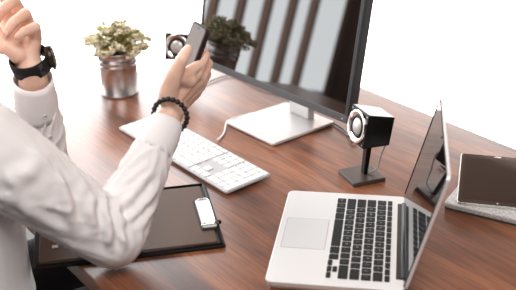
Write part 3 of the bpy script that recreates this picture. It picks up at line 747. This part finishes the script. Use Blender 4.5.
# --- trousers, shoes
tr = NB()
PEL = ABZ(MID, 0, -.10, -.235)
for s in (-1, 1):
    hip = PEL + A * s * .085; kne = ABZ(MID, s * .14, .36, -.185); ank = ABZ(MID, s * .13, .30, -.66)
    chain(tr, [(hip, .095), (hip.lerp(kne, .5), .085), (kne, .066), (kne.lerp(ank, .4), .062), (ank, .048)])
rcone(tr, PEL - A * .085, .105, PEL + A * .085, .105); rcone(tr, PEL + Vector((0, 0, .04)) - A * .07, .10, PEL + Vector((0, 0, .04)) + A * .07, .10)
for v in tr.verts: v.co = v.co - per.location
link('trousers', remeshed(tr, .008, 5, .5), 'trousers', per, smooth=True)
for s in (-1, 1):
    sh_ = NB(); a_ = ABZ(MID, s * .13, .28, 0); a_.z = .048
    rcone(sh_, a_ - B * .02, .045, a_ + B * .17 - Vector((0, 0, .012)), .034, flat=(Vector((0, 0, 1)), .95))
    for v in sh_.verts: v.co = v.co - per.location; v.co.z = max(v.co.z, .002)
    link('shoe', sh_, 'shoe', per, smooth=True)

# ------------------------------------------------------------------ chair under the person (outside the frame)
chp = ABZ(MID, 0, -.12, 0)
ch = thing('office_chair', 'grey swivel chair under the person in the white shirt', 'chair', Vector((chp.x, chp.y, 0)), AZ)
link('seat', slab(NB(), .46, .44, .06, .345, .405, -.23, -.22, .012, 6, .015), 'chair', ch)
link('column', lathe(NB(), [(.028, .06), (.028, .345)], 20), 'bezel', ch)
bk_ = NB(); loft(bk_, [[(-.2 + .4 * t_, -.25 - .02 * math.cos((t_ - .5) * 2.6) * 2 - e_, z_) for t_, e_ in [(k / 12, 0) for k in range(13)] + [(k / 12, .035) for k in range(12, -1, -1)]] for z_ in (.48, .6, .75, .88)])
link('backrest', bk_, 'chair', ch, bevel=.008)
link('back_bar', box(NB(), -.03, .03, -.30, -.20, .36, .60), 'bezel', ch)
for k in range(5):
    a_ = k * 1.2566 + .3; e_ = Vector((math.cos(a_) * .28, math.sin(a_) * .28, .055))
    link('spoke', tube(NB(), [(0, 0, .075), e_ * .5 + Vector((0, 0, .04)), e_], .018, 10, 3), 'bezel', ch, smooth=True)
    w_ = NB(); ellipsoid(w_, e_ - Vector((0, 0, .029)), .024, .024, .024, None, 12, 8); link('caster', w_, 'rubber', ch, smooth=True)

# ------------------------------------------------------------------ phone
pl = (RT * .372 + UP * .928 - FW * .22).normalized(); pperp = (RT * -.928 + UP * .372).normalized()
pn = (pperp * .80 - FW * .60); pn = (pn - pl * pn.dot(pl)).normalized(); pw = pl.cross(pn).normalized()
if pw.dot(RT) < 0: pw = -pw
PH, PWD, PT = .118, .059, .0095
ptop = C(200.3, 24.2, 1.580); porg = ptop - pl * PH - pw * PWD / 2 - pn * PT
pm_ = Matrix.Translation(porg) @ Matrix((pw, pl, pn)).transposed().to_4x4()
ph = thing('smartphone', 'slim smartphone in a dark case held up in the right hand', 'phone', porg)
def ptrans(bm):
    bmesh.ops.transform(bm, matrix=Matrix.Translation(-porg) @ pm_, verts=bm.verts); return bm
link('case', ptrans(slab(NB(), PWD, PH, .009, 0, PT - .0012, 0, 0, .0012, 6)), 'case', ph)
link('rim', ptrans(slab(NB(), PWD - .001, PH - .001, .0085, PT - .0012, PT - .0002, .0005, .0005, 0, 6)), 'rubber', ph)
link('screen', ptrans(slab(NB(), PWD - .007, PH - .007, .006, PT - .0003, PT + .0003, .0035, .0035, 0, 6)), 'phone_screen', ph)
link('earpiece', ptrans(slab(NB(), .010, .0016, .0007, PT, PT + .0005, PWD / 2 - .005, PH - .009, 0, 3)), 'rubber', ph)

# ------------------------------------------------------------------ bracelet
bc = C(170.3, 115.5, 1.549); bdir = (FW * .80 + RT * .22 + UP * .52).normalized()
brl = thing('beaded_bracelet', 'black beaded bracelet round the wrist holding the phone', 'bracelet', bc)
x_, y_ = frame_of(bdir, FW)
NBD = 22
def bpt(k): a_ = 2 * math.pi * k / NBD; return x_ * math.cos(a_) * .0308 + y_ * math.sin(a_) * .0335
bead_me = None
for k in range(NBD):
    if bead_me is None:
        b_ = NB(); ellipsoid(b_, (0, 0, 0), .0050, .0050, .0050, None, 14, 10); o = link('bead', b_, 'bead', brl, smooth=True); bead_me = o.data
    else:
        o = bpy.data.objects.new('bead', bead_me); COL.objects.link(o); o.parent = brl
    o.location = bpt(k)
link('cord', tube(NB(), [bpt(k) for k in range(NBD + 1)], .0008, 6, 3), 'rubber', brl, smooth=True)

# ------------------------------------------------------------------ wrist watch
wc = C(30.5, 62, 1.551); wd_ = ((LWR - LE).normalized() - RT * .22 - FW * .10).normalized()
wat = thing('wristwatch', 'black strapped wristwatch on the raised left wrist', 'watch', wc)
x_, y_ = frame_of(wd_, FW)
wa0 = math.atan2((RT * .93 + FW * .36).dot(y_), (RT * .93 + FW * .36).dot(x_))
def wring(h, off):
    out = []
    for k in range(48):
        a_ = 2 * math.pi * k / 48; out.append((x_ * math.cos(a_) * (.0305 + off) + y_ * math.sin(a_) * (.0285 + off)) + wd_ * h)
    return out
bm = NB(); loft(bm, [wring(h, o) for h, o in ((-.0140, .001), (-.0150, .0028), (-.0140, .0056), (0, .0066), (.0140, .0056), (.0150, .0028), (.0140, .001), (-.0140, .001))], True, False)
strap = link('strap', bm, 'rubber', wat, smooth=True)
cdir = (x_ * math.cos(wa0) + y_ * math.sin(wa0)).normalized(); ccen = x_ * math.cos(wa0) * .033 + y_ * math.sin(wa0) * .031
cmx = Matrix.Translation(ccen) @ Matrix((wd_.cross(cdir).normalized(), wd_, cdir)).transposed().to_4x4()
link('case', lathe(NB(), [(.0170, -.003), (.0205, 0), (.0212, .004), (.0208, .008), (.0185, .0098), (.0170, .0092)], 40, cmx), 'watch_metal', wat, smooth=True)
link('dial', lathe(NB(), [(.0168, .009), (.0165, .0098), (.001, .0100)], 32, cmx), 'watch_face', wat)
for s in (-1, 0, 1):
    link('crown' if s == 0 else 'pusher', lathe(NB(), [(.0022, .019), (.0026, .0205), (.0026, .0245), (.0018, .0252)], 14, cmx @ Matrix.Translation((0, 0, .0045)) @ Matrix.Rotation(R(32 * s), 4, 'Z') @ Matrix.Rotation(R(90), 4, 'X')), 'watch_metal', wat)
for k in range(3):
    a_ = math.atan2(-FW.dot(y_), -FW.dot(x_)) + .35 + k * .14
    e_ = (x_ * math.cos(a_) * .0352 + y_ * math.sin(a_) * .0332)
link('buckle', box(NB(), -.004, .004, -.0135, .0135, -.0012, .0016, Matrix.Translation(e_) @ Matrix((wd_.cross(e_.normalized()).normalized(), wd_, e_.normalized())).transposed().to_4x4()), 'bezel', wat, bevel=.0008)
